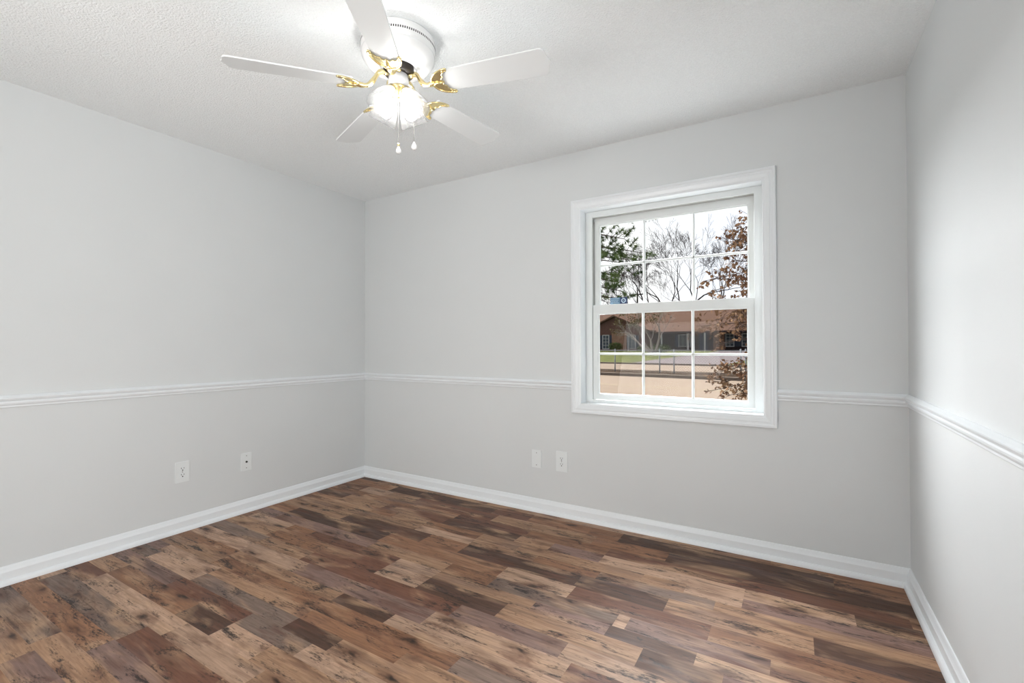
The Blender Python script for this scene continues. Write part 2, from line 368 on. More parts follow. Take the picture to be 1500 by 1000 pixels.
# ------------------------------------------------------------------ window
win = empty('window_1', (0, 0, 0)); struct(win, 'white double-hung window with grid panes in a moulded casing', 'window')
y = Y1
MB().frame(CX0, CX1, CZ0, CZ1, [(0, y), (0, y - 0.016), (0.003, y - 0.019), (0.014, y - 0.019), (0.018, y - 0.016), (0.028, y - 0.0155), (0.031, y - 0.018), (0.040, y - 0.016), (0.052, y - 0.0125), (0.056, y - 0.010), (0.064, y - 0.009), (0.066, y - 0.007), (0.066, y)]).build('casing', M['trim'], win)
JD = 0.078
MB().frame(OX0 - 0.018, OX1 + 0.018, OZ0 - 0.018, OZ1 + 0.018, [(0, y - 0.0005), (0.018, y - 0.0005), (0.018, y + T), (0, y + T)], True).build('jamb', M['trim'], win)
FX0, FX1, FZ0, FZ1 = -1.162, -0.193, 0.788, 2.008
fr = MB()
def rect_frame(bld, ox, oz, ix, iz, ya, yb):       # unequal-width flat frame
    (a, b), (c, d) = ox, oz; (e, f), (g, h) = ix, iz
    vs = []
    for q in (ya, yb):
        vs += [(a, q, c), (b, q, c), (b, q, d), (a, q, d), (e, q, g), (f, q, g), (f, q, h), (e, q, h)]
    fs = []
    for k in range(4):
        n = (k + 1) % 4
        fs += [(k, n, 4 + n, 4 + k), (8 + n, 8 + k, 12 + k, 12 + n), (4 + k, 4 + n, 12 + n, 12 + k), (n, k, 8 + k, 8 + n)]
    bld.add(vs, fs)
rect_frame(fr, (OX0, OX1), (OZ0, OZ1), (FX0, FX1), (FZ0, FZ1), y + JD, y + JD + 0.012)
fr.build('frame', M['vinyl'], win, bevel=0.0015)
tr = MB(); rect_frame(tr, (OX0, OX1), (OZ0, OZ1), (FX0 - 0.006, FX1 + 0.006), (FZ0 - 0.004, FZ1 - 0.012 + 0.012), y + JD + 0.0125, y + JD + 0.088)
tr.build('track', M['track'], win)
hd = MB(); hd.box((FX0 - 0.004, y + JD + 0.05, FZ1 - 0.020), (FX1 + 0.004, y + JD + 0.085, FZ1 + 0.002)); hd.build('head_stop', M['vinyl'], win)
# lower sash in front, upper sash behind
def sash(name, x0, x1, z0, z1, st, bot, top, ya, yb, label=None):
    s = MB(); rect_frame(s, (x0, x1), (z0, z1), (x0 + st, x1 - st), (z0 + bot, z1 - top), ya, yb)
    rect_frame(s, (x0 + st - 0.002, x1 - st + 0.002), (z0 + bot - 0.002, z1 - top + 0.002), (x0 + st + 0.006, x1 - st - 0.006), (z0 + bot + 0.006, z1 - top - 0.006), ya + 0.007, yb - 0.004)
    o = s.build(name, M['vinyl'], win, bevel=0.0015)
    gx0, gx1, gz0, gz1 = x0 + st, x1 - st, z0 + bot, z1 - top; ym = (ya + yb) / 2
    g = MB()
    for k in (1, 2):
        xx = gx0 + (gx1 - gx0) * k / 3; g.prism([(xx - 0.0075, ym - 0.004), (xx - 0.0035, ym - 0.009), (xx + 0.0035, ym - 0.009), (xx + 0.0075, ym - 0.004), (xx + 0.0075, ym + 0.004), (xx - 0.0075, ym + 0.004)], gz0, gz1)
    zz = (gz0 + gz1) / 2
    mt = Matrix(((0, 0, 1, 0), (1, 0, 0, 0), (0, 1, 0, 0), (0, 0, 0, 1)))
    g.prism([(ym - 0.004, zz - 0.0075), (ym - 0.009, zz - 0.0035), (ym - 0.009, zz + 0.0035), (ym - 0.004, zz + 0.0075), (ym + 0.004, zz + 0.0075), (ym + 0.004, zz - 0.0075)], gx0, gx1, mt)
    g.build('muntin_grid', M['vinyl'], o)
    MB().add([(gx0, ym + 0.0045, gz0), (gx1, ym + 0.0045, gz0), (gx1, ym + 0.0045, gz1), (gx0, ym + 0.0045, gz1)], [(0, 1, 2, 3)]).build('glass_pane', M['glass'], o)
    return o, ym
up, ymu = sash('upper_sash', FX0 + 0.002, FX1 - 0.002, 1.365, FZ1 - 0.012, 0.030, 0.050, 0.036, y + JD + 0.046, y + JD + 0.076)
lo, yml = sash('lower_sash', FX0 + 0.001, FX1 - 0.001, FZ0 + 0.002, 1.420, 0.033, 0.034, 0.056, y + JD + 0.014, y + JD + 0.044)
# security sticker on the upper glass
M['stk1'] = mat('sticker_teal', (74, 112, 140), 0.4, noise=0.05, nscale=60); M['stk2'] = mat('sticker_navy', (18, 42, 86), 0.4, noise=0.05, nscale=60); M['stk3'] = mat('sticker_pale', (178, 200, 216), 0.4, noise=0.03, nscale=60)
sy = ymu + 0.0035
stk = MB().box((-1.058, sy, 1.424), (-0.943, sy + 0.0006, 1.468)).build('window_sticker', M['stk1'])
tag(stk, 'small blue security sticker at lower left of the upper window glass', 'sticker')
MB().box((-0.990, sy - 0.0006, 1.4245), (-0.9435, sy, 1.4675)).build('emblem_panel', M['stk2'], stk)
rg = MB(); rg.lathe([(0.010, -0.0003), (0.0165, -0.0003), (0.0165, 0.0003), (0.010, 0.0003), (0.010, -0.0003)], 8, Matrix.Translation((-0.967, sy - 0.0010, 1.446)) @ Matrix.Rotation(R(90), 4, 'X') @ Matrix.Rotation(R(22.5), 4, 'Z'), False)
rg.box((-0.972, sy - 0.0013, 1.4445), (-0.962, sy - 0.0007, 1.4475)); rg.build('octagon_emblem', M['stk3'], stk)
tx = MB()
for zz, xb in ((1.461, -0.997), (1.4505, -1.000), (1.4405, -1.004), (1.4315, -0.996)):
    x = -1.054
    rr = random.Random(int(zz * 1000))
    while x < xb: L = rr.uniform(0.004, 0.011); tx.box((x, sy - 0.0006, zz - 0.0016), (min(x + L, xb), sy, zz + 0.0016)); x += L + 0.0022
tx.build('small_print', M['stk3'], stk)

# ------------------------------------------------------------------ wall plates (built facing -Y at the origin)
def rounded(wd, ht, r, n=5):
    pts = []
    for cx, cz, a0 in ((wd / 2 - r, ht / 2 - r, 0), (-wd / 2 + r, ht / 2 - r, 90), (-wd / 2 + r, -ht / 2 + r, 180), (wd / 2 - r, -ht / 2 + r, 270)):
        for k in range(n + 1): a = R(a0 + 90 * k / n); pts.append((cx + r * math.cos(a), cz + r * math.sin(a)))
    return pts
XZ = Matrix(((1, 0, 0, 0), (0, 0, -1, 0), (0, 1, 0, 0), (0, 0, 0, 1)))     # prism z -> -y
def plate(name, loc, rz, label, cat, kind, wd=0.080, ht=0.128):
    o = empty(name, loc, (0, 0, rz)); tag(o, label, cat)
    p = MB(); p.prism(rounded(wd, ht, 0.004), 0, 0.0035, XZ); p.prism(rounded(wd - 0.006, ht - 0.006, 0.004), 0.0035, 0.0055, XZ)
    p.build('cover_plate', M['plate'], o)
    def screw(x, z, yy=0.0055):
        s = MB(); s.prism([(0.0032 * math.cos(2 * math.pi * k / 12) + x, 0.0032 * math.sin(2 * math.pi * k / 12) + z) for k in range(12)], yy, yy + 0.0012, XZ)
        so = s.build('screw', M['screw'], o)
        MB().box((x - 0.0024, -yy - 0.0016, z - 0.0005), (x + 0.0024, -yy - 0.0012, z + 0.0005)).build('screw_slot', M['slot'], so)
    if kind == 'duplex':
        for sg in (1, -1):
            zc = 0.0195 * sg
            pts = [(x, z + zc) for x, z in rounded(0.034, 0.029, 0.011, 6)]
            f = MB(); f.prism(pts, 0.0055, 0.0078, XZ); fo = f.build('socket', M['plate'], o)
            s = MB()
            s.box((-0.0085, -0.0083, zc - 0.0005), (-0.0058, -0.0078, zc + 0.0085)); s.box((0.0058, -0.0083, zc + 0.0005), (0.0085, -0.0083 + 0.0005, zc + 0.0080))
            s.prism([(0.0036 * math.cos(2 * math.pi * k / 12), zc - 0.0078 + 0.0036 * math.sin(2 * math.pi * k / 12)) for k in range(12)], 0.0078, 0.0083, XZ)
            s.build('slots', M['slot'], fo)
        screw(0, 0)
    elif kind == 'coax':
        c = MB(); c.prism([(0.0075 * math.cos(2 * math.pi * k / 6), 0.0075 * math.sin(2 * math.pi * k / 6)) for k in range(6)], 0.0055, 0.0075, XZ)
        c.prism([(0.0048 * math.cos(2 * math.pi * k / 16), 0.0048 * math.sin(2 * math.pi * k / 16)) for k in range(16)], 0.0075, 0.014, XZ)
        tag(c.build('coaxial_jack', M['slot'], o), 'small dark jack in the middle'); screw(0, 0.042); screw(0, -0.042)
    else:
        screw(0, 0.042); screw(0, -0.042)
    return o
plate('power_outlet', (X0, 1.431, 0.367), R(90), 'white duplex power outlet low on the left wall', 'outlet', 'duplex')
plate('cable_outlet', (X0, 1.828, 0.346), R(90), 'white cable plate with dark centre jack on the left wall', 'wall plate', 'coax', 0.074, 0.122)
plate('blank_plate', (-1.543, Y1, 0.362), 0, 'blank white wall plate with two screws under the window wall rail', 'wall plate', 'blank', 0.076, 0.122)
plate('power_outlet', (-1.351, Y1, 0.3665), 0, 'white duplex power outlet below the window, beside the blank plate', 'outlet', 'duplex', 0.086, 0.136)

# ------------------------------------------------------------------ ceiling fan
FC = (-1.428, 1.435)
fan = empty('ceiling_fan', (FC[0], FC[1], H)); tag(fan, 'white five-blade flush ceiling fan with brass arms and four lit tulip shades', 'ceiling fan')
def fz(z): return z - H
MB().lathe([(0.0, fz(2.4395)), (0.140, fz(2.4395)), (0.152, fz(2.437)), (0.1545, fz(2.430)), (0.1545, fz(2.392)), (0.153, fz(2.388)), (0.1535, fz(2.382)), (0.1495, fz(2.379)), (0.1495, fz(2.376)), (0.1530, fz(2.373)), (0.1505, fz(2.362)), (0.141, fz(2.346)), (0.126, fz(2.330)), (0.105, fz(2.319)), (0.078, fz(2.314)), (0.074, fz(2.316)), (0.070, fz(2.330)), (0, fz(2.330))], 96).build('housing', M['white'], fan)
sl = MB()
for k in range(110):
    a = 2 * math.pi * k / 110; mt = Matrix.Rotation(a, 4, 'Z')
    sl.add([mt @ Vector(p) for p in ((0.1546, -0.0022, fz(2.398)), (0.1546, 0.0022, fz(2.398)), (0.1546, 0.0022, fz(2.407)), (0.1546, -0.0022, fz(2.407)), (0.1549, -0.0022, fz(2.398)), (0.1549, 0.0022, fz(2.398)), (0.1549, 0.0022, fz(2.407)), (0.1549, -0.0022, fz(2.407)))],
           [(4, 5, 6, 7), (0, 1, 5, 4), (1, 2, 6, 5), (2, 3, 7, 6), (3, 0, 4, 7)])
sl.build('vent_slots', M['slot'], fan)
MB().lathe([(0, fz(2.331)), (0.062, fz(2.331)), (0.064, fz(2.318)), (0.060, fz(2.296)), (0.045, fz(2.292)), (0, fz(2.292))], 48).build('rotor', M['dark'], fan)
MB().lathe([(0, fz(2.293)), (0.037, fz(2.293)), (0.041, fz(2.289)), (0.043, fz(2.262)), (0.043, fz(2.240)), (0.039, fz(2.236)), (0, fz(2.236))], 48).build('switch_housing', M['white'], fan)
ft = MB(); ft.lathe([(0, fz(2.2365)), (0.043, fz(2.2365)), (0.046, fz(2.233)), (0.044, fz(2.228)), (0.034, fz(2.222)), (0.026, fz(2.212)), (0.014, fz(2.204)), (0.008, fz(2.196)), (0.010, fz(2.190)), (0.005, fz(2.184)), (0, fz(2.183))], 40)
fto = ft.build('light_fitter', M['brass'], fan); tag(fto, 'brass light fitter below the white switch housing')
# blades with decorative brass irons; +X is outward
def blade_mesh():
    n = 14; top = []
    r0, r1 = 0.185, 0.657; wr, wt = 0.054, 0.0665
    pts = [(r0, -wr * 0.82), (r0 + 0.008, -wr)]
    for k in range(1, 11): t = k / 10; pts.append((r0 + 0.008 + (r1 - 0.045 - r0) * t, -(wr + (wt - wr) * t)))
    tip = [(r1 - 0.028, -wt * 0.97), (r1 - 0.018, -wt * 0.86), (r1 - 0.013, -wt * 0.62), (r1 - 0.010, -wt * 0.38), (r1 - 0.004, -wt * 0.14), (r1, 0)]
    pts += tip
    return pts + [(x, -yy) for x, yy in reversed(pts[:-1])]
def iron(parent):
    b = MB()
    # S-curved arm from the rotor down to the blade root
    path = [(0.050, 0, 0.052), (0.066, 0, 0.055), (0.082, 0, 0.048), (0.096, 0, 0.026), (0.112, 0, 0.004), (0.130, 0, -0.007), (0.150, 0, -0.009), (0.170, 0, -0.007)]
    sp = []
    for i in range(len(path) - 1):
        for k in range(4):
            t = k / 4; p0, p1, p2, p3 = [Vector(path[max(0, min(len(path) - 1, i + d))]) for d in (-1, 0, 1, 2)]
            sp.append(0.5 * ((2 * p1) + (p2 - p0) * t + (2 * p0 - 5 * p1 + 4 * p2 - p3) * t * t + (3 * p1 - p0 - 3 * p2 + p3) * t ** 3))
    sp.append(Vector(path[-1]))
    b.tube(sp, [0.0085 + 0.0025 * math.sin(i / len(sp) * 9) ** 2 for i in range(len(sp))], 10)
    b.lathe([(0, -0.006), (0.010, -0.006), (0.012, 0.0), (0.010, 0.006), (0, 0.006)], 14, Matrix.Translation((0.052, 0, 0.05)))
    # crescent plate under the blade root
    half = [(0.158, 0.0), (0.160, 0.014), (0.168, 0.030), (0.182, 0.044), (0.200, 0.054), (0.222, 0.061), (0.240, 0.063), (0.246, 0.059), (0.243, 0.053), (0.232, 0.050), (0.222, 0.044), (0.214, 0.036), (0.216, 0.029), (0.213, 0.022), (0.205, 0.017), (0.203, 0.011), (0.207, 0.005), (0.212, 0.0)]
    poly = half + [(x, -yy) for x, yy in reversed(half[1:-1])]
    poly = poly[::-1]
    b.prism(poly, -0.0085, -0.0036)
    # raised rim along the outer curve and along the scalloped edge
    rim = [(x, yy, -0.0085) for x, yy in half[0:8]]; rim = [(x, -yy, z) for x, yy, z in reversed(rim[1:])] + rim
    b.tube(rim, 0.0040, 6)
    rim = [(x, yy, -0.0085) for x, yy in half[8:]]; rim = rim + [(x, -yy, z) for x, yy, z in reversed(rim[:-1])]
    b.tube(rim, 0.0026, 6)
    b.tube([(0.160, 0, -0.010), (0.182, 0, -0.012), (0.208, 0, -0.009)], [0.007, 0.006, 0.002], 8)
    for sx, syy in ((0.226, 0.054), (0.226, -0.054), (0.196, 0.0)):
        b.lathe([(0, -0.0125), (0.003, -0.012), (0.0042, -0.010), (0.0042, -0.008)], 10, Matrix.Translation((sx, syy, 0)))
    o = b.build('blade_iron', M['brass'], parent); tag(o, 'brass blade iron'); return o
PH = 230.38
PITCHB = 12.0
BZ = 2.238
# per blade: azimuth, droop (the fan hangs a little out of true)
BL = [(PH + 0.3, 1.2), (PH - 72 + 0.8, 0.2), (PH - 144 - 0.1, -1.2), (PH - 216, 0.0), (PH + 72, 0.0)]
for az, dr in BL:
    bl = MB().prism(blade_mesh(), -0.0032, 0.0032)
    o = bl.build('fan_blade', M['blade'], fan, (0, 0, fz(BZ) ), None, bevel=0.0015)
    # pitch about the blade's own axis, droop, then azimuth
    rm = Matrix.Rotation(R(az), 4, 'Z') @ Matrix.Rotation(R(dr), 4, 'Y') @ Matrix.Rotation(R(-PITCHB), 4, 'X')
    o.rotation_euler = rm.to_euler()
    iron(o)
# four tulip shades with bulbs
SH = [(0.019, 0.0), (0.024, 0.006), (0.031, 0.020), (0.040, 0.042), (0.048, 0.065), (0.054, 0.088), (0.058, 0.108), (0.0600, 0.120)]
shade_prof = SH + [(0.0585, 0.1205)] + [(r - 0.003, z) for r, z in reversed(SH)]
TILT = 32.0
for az in (-90, 0, 90, 180):
    d = Matrix.Rotation(R(az), 4, 'Z') @ Matrix.Rotation(R(180 - TILT), 4, 'Y')       # +Z now points down and outward
    a = R(az); base = Vector((0.036 * math.cos(a), 0.036 * math.sin(a), fz(2.219)))
    s = MB().lathe(shade_prof, 40).build('lamp_shade', M['shade'], fan, base, d.to_euler())
    MB().lathe([(0, -0.010), (0.016, -0.010), (0.021, -0.004), (0.0215, 0.008), (0.019, 0.010), (0.0, 0.010)], 24).build('shade_cup', M['brass'], s)
    MB().lathe([(0, 0.010), (0.012, 0.010), (0.013, 0.040), (0.012, 0.042)], 20).build('lamp_socket', M['white'], s)
    nb = 14; pr = [(0.0125, 0.042), (0.014, 0.046)] + [(0.026 * math.sin(math.pi * (0.20 + 0.80 * k / nb)), 0.072 - 0.026 * math.cos(math.pi * (0.20 + 0.80 * k / nb))) for k in range(nb + 1)]
    MB().lathe(pr, 24).build('light_bulb', M['bulb'], s)
def chain(x, y_, z0, z1, gold):
    c = MB(); z = z0
    c.tube([(x, y_, fz(z0)), (x, y_, fz(z1))], 0.0009, 6)
    while z > z1: c.lathe([(0, -0.0018), (0.0016, -0.001), (0.0016, 0.001), (0, 0.0018)], 6, Matrix.Translation((x, y_, fz(z)))); z -= 0.006
    o = c.build('pull_chain', M['screw'], fan)
    k = z1
    if gold:
        tag(MB().lathe([(0, 0.006), (0.004, 0.005), (0.0058, 0), (0.005, -0.005), (0.002, -0.007), (0, -0.007)], 14, Matrix.Translation((x, y_, fz(k - 0.005)))).build('chain_bead', M['brass'], o), 'brass bead'); k -= 0.010
    MB().lathe([(0, 0.002), (0.003, 0.0), (0.005, -0.006), (0.0095, -0.016), (0.0115, -0.023), (0.010, -0.029), (0.005, -0.0325), (0, -0.033)], 18, Matrix.Translation((x, y_, fz(k)))).build('pull_knob', M['white'], o)
chain(0.003, -0.004, 2.19, 2.001, True)
chain(0.054, 0.036, 2.245, 2.010, False)

# ------------------------------------------------------------------ outside: street, yards, house, trees
SA = R(8.5)                                            # the street runs 8.5 degrees off the window wall
def W(s, n, z=0.0): return Vector((s * math.cos(SA) + n * math.sin(SA), -s * math.sin(SA) + n * math.cos(SA), z))
def out(o, s, n, z=0.0): o.location = W(s, n, z); o.rotation_euler = (0, 0, -SA); return o
def lin_mat(name, c, rough=0.8, noise=0.15, nscale=3.0, detail=4.0, c2=None):
    m = bpy.data.materials.new(name); m.use_nodes = True; t = m.node_tree; b = t.nodes['Principled BSDF']
    b.inputs['Roughness'].default_value = rough; b.inputs['Specular IOR Level'].default_value = 0.0
    tc = t.nodes.new('ShaderNodeTexCoord'); n = t.nodes.new('ShaderNodeTexNoise'); r = t.nodes.new('ShaderNodeValToRGB')
    n.inputs['Scale'].default_value = nscale; n.inputs['Detail'].default_value = detail
    r.color_ramp.elements[0].position = 0.32; r.color_ramp.elements[1].position = 0.68
    r.color_ramp.elements[0].color = (*[x * (1 - noise) for x in c], 1)
    r.color_ramp.elements[1].color = (*[x * (1 + noise) for x in (c2 or c)], 1)
    t.links.new(tc.outputs['Object'], n.inputs['Vector']); t.links.new(n.outputs['Fac'], r.inputs['Fac']); t.links.new(r.outputs['Color'], b.inputs['Base Color'])
    return m
G = {}
G['road'] = lin_mat('asphalt_road', (0.128, 0.099, 0.076), 0.85, 0.10, 1.5, 8)
G['line'] = lin_mat('faded_lane_paint', (0.185, 0.150, 0.105), 0.8, 0.06, 4)
G['kerb'] = lin_mat('concrete_kerb', (0.110, 0.088, 0.073), 0.85, 0.12, 6)
G['mulch'] = lin_mat('leaf_litter', (0.031, 0.022, 0.016), 0.95, 0.55, 2.2, 8)
G['grass'] = lin_mat('winter_grass', (0.039, 0.050, 0.015), 0.95, 0.35, 1.2, 8, (0.068, 0.068, 0.027))
G['drive'] = lin_mat('concrete_drive', (0.092, 0.078, 0.077), 0.85, 0.10, 2)
G['brick'] = lin_mat('red_brick', (0.087, 0.048, 0.041), 0.9, 0.35, 9, 6)
G['brick2'] = lin_mat('tan_brick', (0.178, 0.106, 0.076), 0.9, 0.35, 9, 6)
G['roof'] = lin_mat('brown_shingles', (0.082, 0.050, 0.037), 0.9, 0.25, 5, 8)
G['siding'] = lin_mat('dark_siding', (0.025, 0.017, 0.018), 0.8, 0.2, 4)
G['hwhite'] = lin_mat('house_white', (0.339, 0.339, 0.339), 0.5, 0.05, 4)
G['hglass'] = lin_mat('dark_window_glass', (0.048, 0.058, 0.070), 0.15, 0.2, 2)
G['door'] = lin_mat('blue_grey_door', (0.038, 0.044, 0.062), 0.5, 0.1, 4)
G['bark'] = lin_mat('grey_bark', (0.038, 0.031, 0.031), 0.95, 0.3, 4)
G['bark2'] = lin_mat('pale_bark', (0.179, 0.154, 0.138), 0.9, 0.25, 4)
G['barkd'] = lin_mat('brown_bark', (0.045, 0.032, 0.027), 0.95, 0.3, 10)
G['needle'] = lin_mat('pine_needles', (0.030, 0.051, 0.025), 0.8, 0.4, 3.0, 4, (0.081, 0.112, 0.040))
G['oakleaf'] = lin_mat('dry_oak_leaves', (0.100, 0.044, 0.028), 0.8, 0.35, 7.0, 4, (0.156, 0.096, 0.056))
G['olive'] = lin_mat('olive_leaves', (0.056, 0.052, 0.022), 0.85, 0.4, 1.5, 4, (0.103, 0.086, 0.043))
G['shrub'] = lin_mat('green_shrub', (0.025, 0.040, 0.014), 0.85, 0.4, 3.0, 4, (0.047, 0.065, 0.022))
G['galv'] = lin_mat('galvanised_steel', (0.202, 0.209, 0.221), 0.5, 0.08, 8)
G['wood'] = lin_mat('weathered_pole', (0.020, 0.016, 0.013), 0.9, 0.2, 4)

def ground(name, n0, z0, n1, z1, m, label, cat, s0=-130, s1=30, th=0.4):
    b = MB(); vs = []
    for s, n, z in ((s0, n0, z0), (s1, n0, z0), (s1, n1, z1), (s0, n1, z1)): vs.append(W(s, n, z))
    vs += [v - Vector((0, 0, th)) for v in vs]
    b.add(vs, [(0, 1, 2, 3), (7, 6, 5, 4), (0, 4, 5, 1), (1, 5, 6, 2), (2, 6, 7, 3), (3, 7, 4, 0)])
    return struct(b.build(name, m), label, cat)
ZR = -0.30
yb = MB(); yv = []
for px_, py_ in ((-40, 3.3), (30, 3.3)): yv.append(Vector((px_, py_, -0.18)))
yv += [W(30, 9.3, -0.18), W(-40, 9.3, -0.18)]; yv += [v - Vector((0, 0, 0.4)) for v in yv]
yb.add(yv, [(0, 1, 2, 3), (7, 6, 5, 4), (0, 4, 5, 1), (1, 5, 6, 2), (2, 6, 7, 3), (3, 7, 4, 0)])
struct(yb.build('front_yard', G['grass']), 'grass yard right outside the window', 'yard')
struct(MB().box((-7.0, Y1 + T + 0.01, -0.30), (3.5, 7.2, -0.14)).build('bounce_slab', lin_mat('bounce_pale', (0.52, 0.52, 0.51), 0.8, 0.05, 2)), 'unseen pale slab added under the window to bounce daylight upward', 'bounce_slab')  # added out of view as a reflector that lifts the ceiling
ground('kerb_near', 9.3, -0.17, 9.5, -0.17, G['kerb'], 'concrete kerb on the near side of the street', 'kerb')
rd = ground('road', 9.5, ZR, 20.7, ZR, G['road'], 'wide tan asphalt street outside the window', 'road')
ln = MB()
for a, b_ in ((15.62, 15.74), (15.86, 15.98)):
    ln.add([W(-130, a, ZR + 0.004), W(30, a, ZR + 0.004), W(30, b_, ZR + 0.004), W(-130, b_, ZR + 0.004)], [(0, 1, 2, 3)])
ln.build('lane_line', G['line'], rd)
ground('kerb_far', 20.7, -0.17, 20.95, -0.17, G['kerb'], 'concrete kerb on the far side of the street', 'kerb')
ground('verge', 20.95, -0.18, 25.6, -0.26, G['mulch'], 'brown leaf-covered strip under the chain link fence', 'verge')
ground('side_road', 25.6, -0.28, 34.0, -0.28, G['road'], 'pale side street beyond the fence', 'road')
ground('kerb_side', 34.0, -0.17, 34.3, -0.17, G['kerb'], 'kerb at the edge of the far lawn', 'kerb')
ground('lawn', 34.3, -0.18, 56.0, 0.52, G['grass'], 'green lawn sloping up to the brick house', 'lawn', -130, 30, 0.8)
ground('back_ground', 56.0, 0.52, 190.0, 0.9, G['grass'], 'ground behind the house', 'ground', -180, 60, 0.8)
dv = MB(); dn = lambda n: -0.18 + (n - 34.3) * 0.70 / 21.7 + 0.02
dvv = [W(s, n, dn(n)) for s, n in ((-16.2, 34.2), (-9.2, 34.2), (-9.6, 55.6), (-15.6, 55.6))]; dvv += [v - Vector((0, 0, 0.1)) for v in dvv]
dv.add(dvv, [(0, 1, 2, 3), (7, 6, 5, 4), (0, 4, 5, 1), (1, 5, 6, 2), (2, 6, 7, 3), (3, 7, 4, 0)])
struct(dv.build('driveway', G['drive']), 'pale concrete driveway up to the house', 'driveway')

# chain link fence along the verge
fe = empty('chain_link_fence'); out(fe, -8, 22.5, -0.21); tag(fe, 'low chain link fence on the brown strip across the street', 'fence')
FS0, FS1, FH = -22.0, 16.0, 1.12
wm = MB(); x = FS0
while x < FS1:
    for sg in (1, -1):
        xa, xb = x - sg * FH * 0.5, x + sg * FH * 0.5
        wm.tube([(xa, 0.03, 0.04), (xb, 0.03, FH - 0.02)], 0.003, 3, False)
    x += 0.13
wm.build('wire_mesh', G['galv'], fe)
MB().tube([(FS0, 0, FH), (FS1, 0, FH)], 0.02, 6).build('top_rail', G['galv'], fe)
for ps in (-25.8, -23.4, -20.9, -18.5, -16.0, -13.9, -11.6, -9.17, -8.45, -5.45, -5.25, -2.8, -0.4, 2.0, 4.4, 6.8):
    if FS0 - 8 < ps - 8 + 16 and ps + 8 >= FS0:
        pb = MB(); pb.tube([(0, 0, -0.1), (0, 0, FH + 0.05)], 0.032, 8); pb.lathe([(0.036, 0.0), (0.030, 0.03), (0.0, 0.05)], 10, Matrix.Translation((0, 0, FH + 0.05)))
        pb.build('fence_post', G['galv'], fe, (ps + 8, 0, 0))

# brick house across the street
ho = empty('brick_house'); out(ho, -22, 56, 0.50); tag(ho, 'low brick ranch house with brown shingle roof across the street', 'house')
def hx(s): return s + 22
hw = MB(); hw.box((hx(-33.0), 0, 0), (hx(-24.6), 7, 2.65)); hw.box((hx(-35.5), 4.0, 0), (hx(-5.5), 9.6, 2.6))
hw.add([(hx(-33.0), 0.0, 2.65), (hx(-24.6), 0.0, 2.65), (hx(-28.8), 0.0, 4.45), (hx(-33.0), 0.15, 2.65), (hx(-24.6), 0.15, 2.65), (hx(-28.8), 0.15, 4.45)], [(0, 1, 2), (5, 4, 3), (0, 3, 4, 1), (1, 4, 5, 2), (2, 5, 3, 0)])
hw.build('wall', G['brick'], ho)
def slope(bld, a, b, c, d, th=0.18):
    vs = [Vector(p) for p in (a, b, c, d)]; vs += [v - Vector((0, 0, th)) for v in vs]
    bld.add(vs, [(0, 1, 2, 3), (7, 6, 5, 4), (0, 4, 5, 1), (1, 5, 6, 2), (2, 6, 7, 3), (3, 7, 4, 0)])
rf = MB()
slope(rf, (hx(-36.2), 1.3, 2.42), (hx(-4.8), 1.3, 2.42), (hx(-4.8), 5.8, 5.25), (hx(-36.2), 5.8, 5.25)); slope(rf, (hx(-36.2), 10.4, 2.42), (hx(-36.2), 5.8, 5.25), (hx(-4.8), 5.8, 5.25), (hx(-4.8), 10.4, 2.42))
slope(rf, (hx(-33.7), -0.6, 2.6), (hx(-28.8), -0.6, 4.68), (hx(-28.8), 5.4, 4.68), (hx(-33.7), 5.4, 2.6)); slope(rf, (hx(-28.8), -0.6, 4.68), (hx(-23.9), -0.6, 2.6), (hx(-23.9), 5.4, 2.6), (hx(-28.8), 5.4, 4.68))
rf.build('roof', G['roof'], ho)
fa = MB(); fa.box((hx(-23.6), 1.2, 2.18), (hx(-4.8), 1.3, 2.38)); fa.box((hx(-24.6), 3.9, 0.0), (hx(-5.5), 4.0, 2.6)); fa.build('porch_siding', G['siding'], ho)
for q0, q1, ya_, zt_ in ((-29.3, -27.2, 0.0, 2.3), (-17.6, -16.3, 3.9, 2.45)): MB().box((hx(q0), ya_ - 0.07, 0), (hx(q1), ya_, zt_)).build('tan_brick_panel', G['brick2'], ho)
def hwin(s0, s1, z0, z1, yy, nv=2, nh=4, shutters=True):
    f = MB(); t = 0.09
    f.box((hx(s0) - t, yy - 0.05, z0 - t), (hx(s1) + t, yy, z0)); f.box((hx(s0) - t, yy - 0.05, z1), (hx(s1) + t, yy, z1 + t)); f.box((hx(s0) - t, yy - 0.05, z0), (hx(s0), yy, z1)); f.box((hx(s1), yy - 0.05, z0), (hx(s1) + t, yy, z1))
    for k in range(1, nv): xx = hx(s0) + (s1 - s0) * k / nv; f.box((xx - 0.02, yy - 0.04, z0), (xx + 0.02, yy, z1))
    for k in range(1, nh): zz = z0 + (z1 - z0) * k / nh; f.box((hx(s0), yy - 0.04, zz - 0.02), (hx(s1), yy, zz + 0.02))
    o = f.build('window', G['hwhite'], ho); g = MB(); g.box((hx(s0), yy - 0.02, z0), (hx(s1), yy - 0.005, z1)); g.build('pane', G['hglass'] if shutters else G['hglass'], o)
    if shutters:
        for q0, q1 in ((hx(s0) - t - 0.42, hx(s0) - t - 0.02), (hx(s1) + t + 0.02, hx(s1) + t + 0.42)):
            s_ = MB(); s_.box((q0, yy - 0.04, z0 - 0.05), (q1, yy, z1 + 0.05)); zz = z0
            while zz < z1: s_.box((q0 + 0.05, yy - 0.055, zz), (q1 - 0.05, yy - 0.03, zz + 0.05)); zz += 0.12
            s_.build('shutter', G['door'], ho)
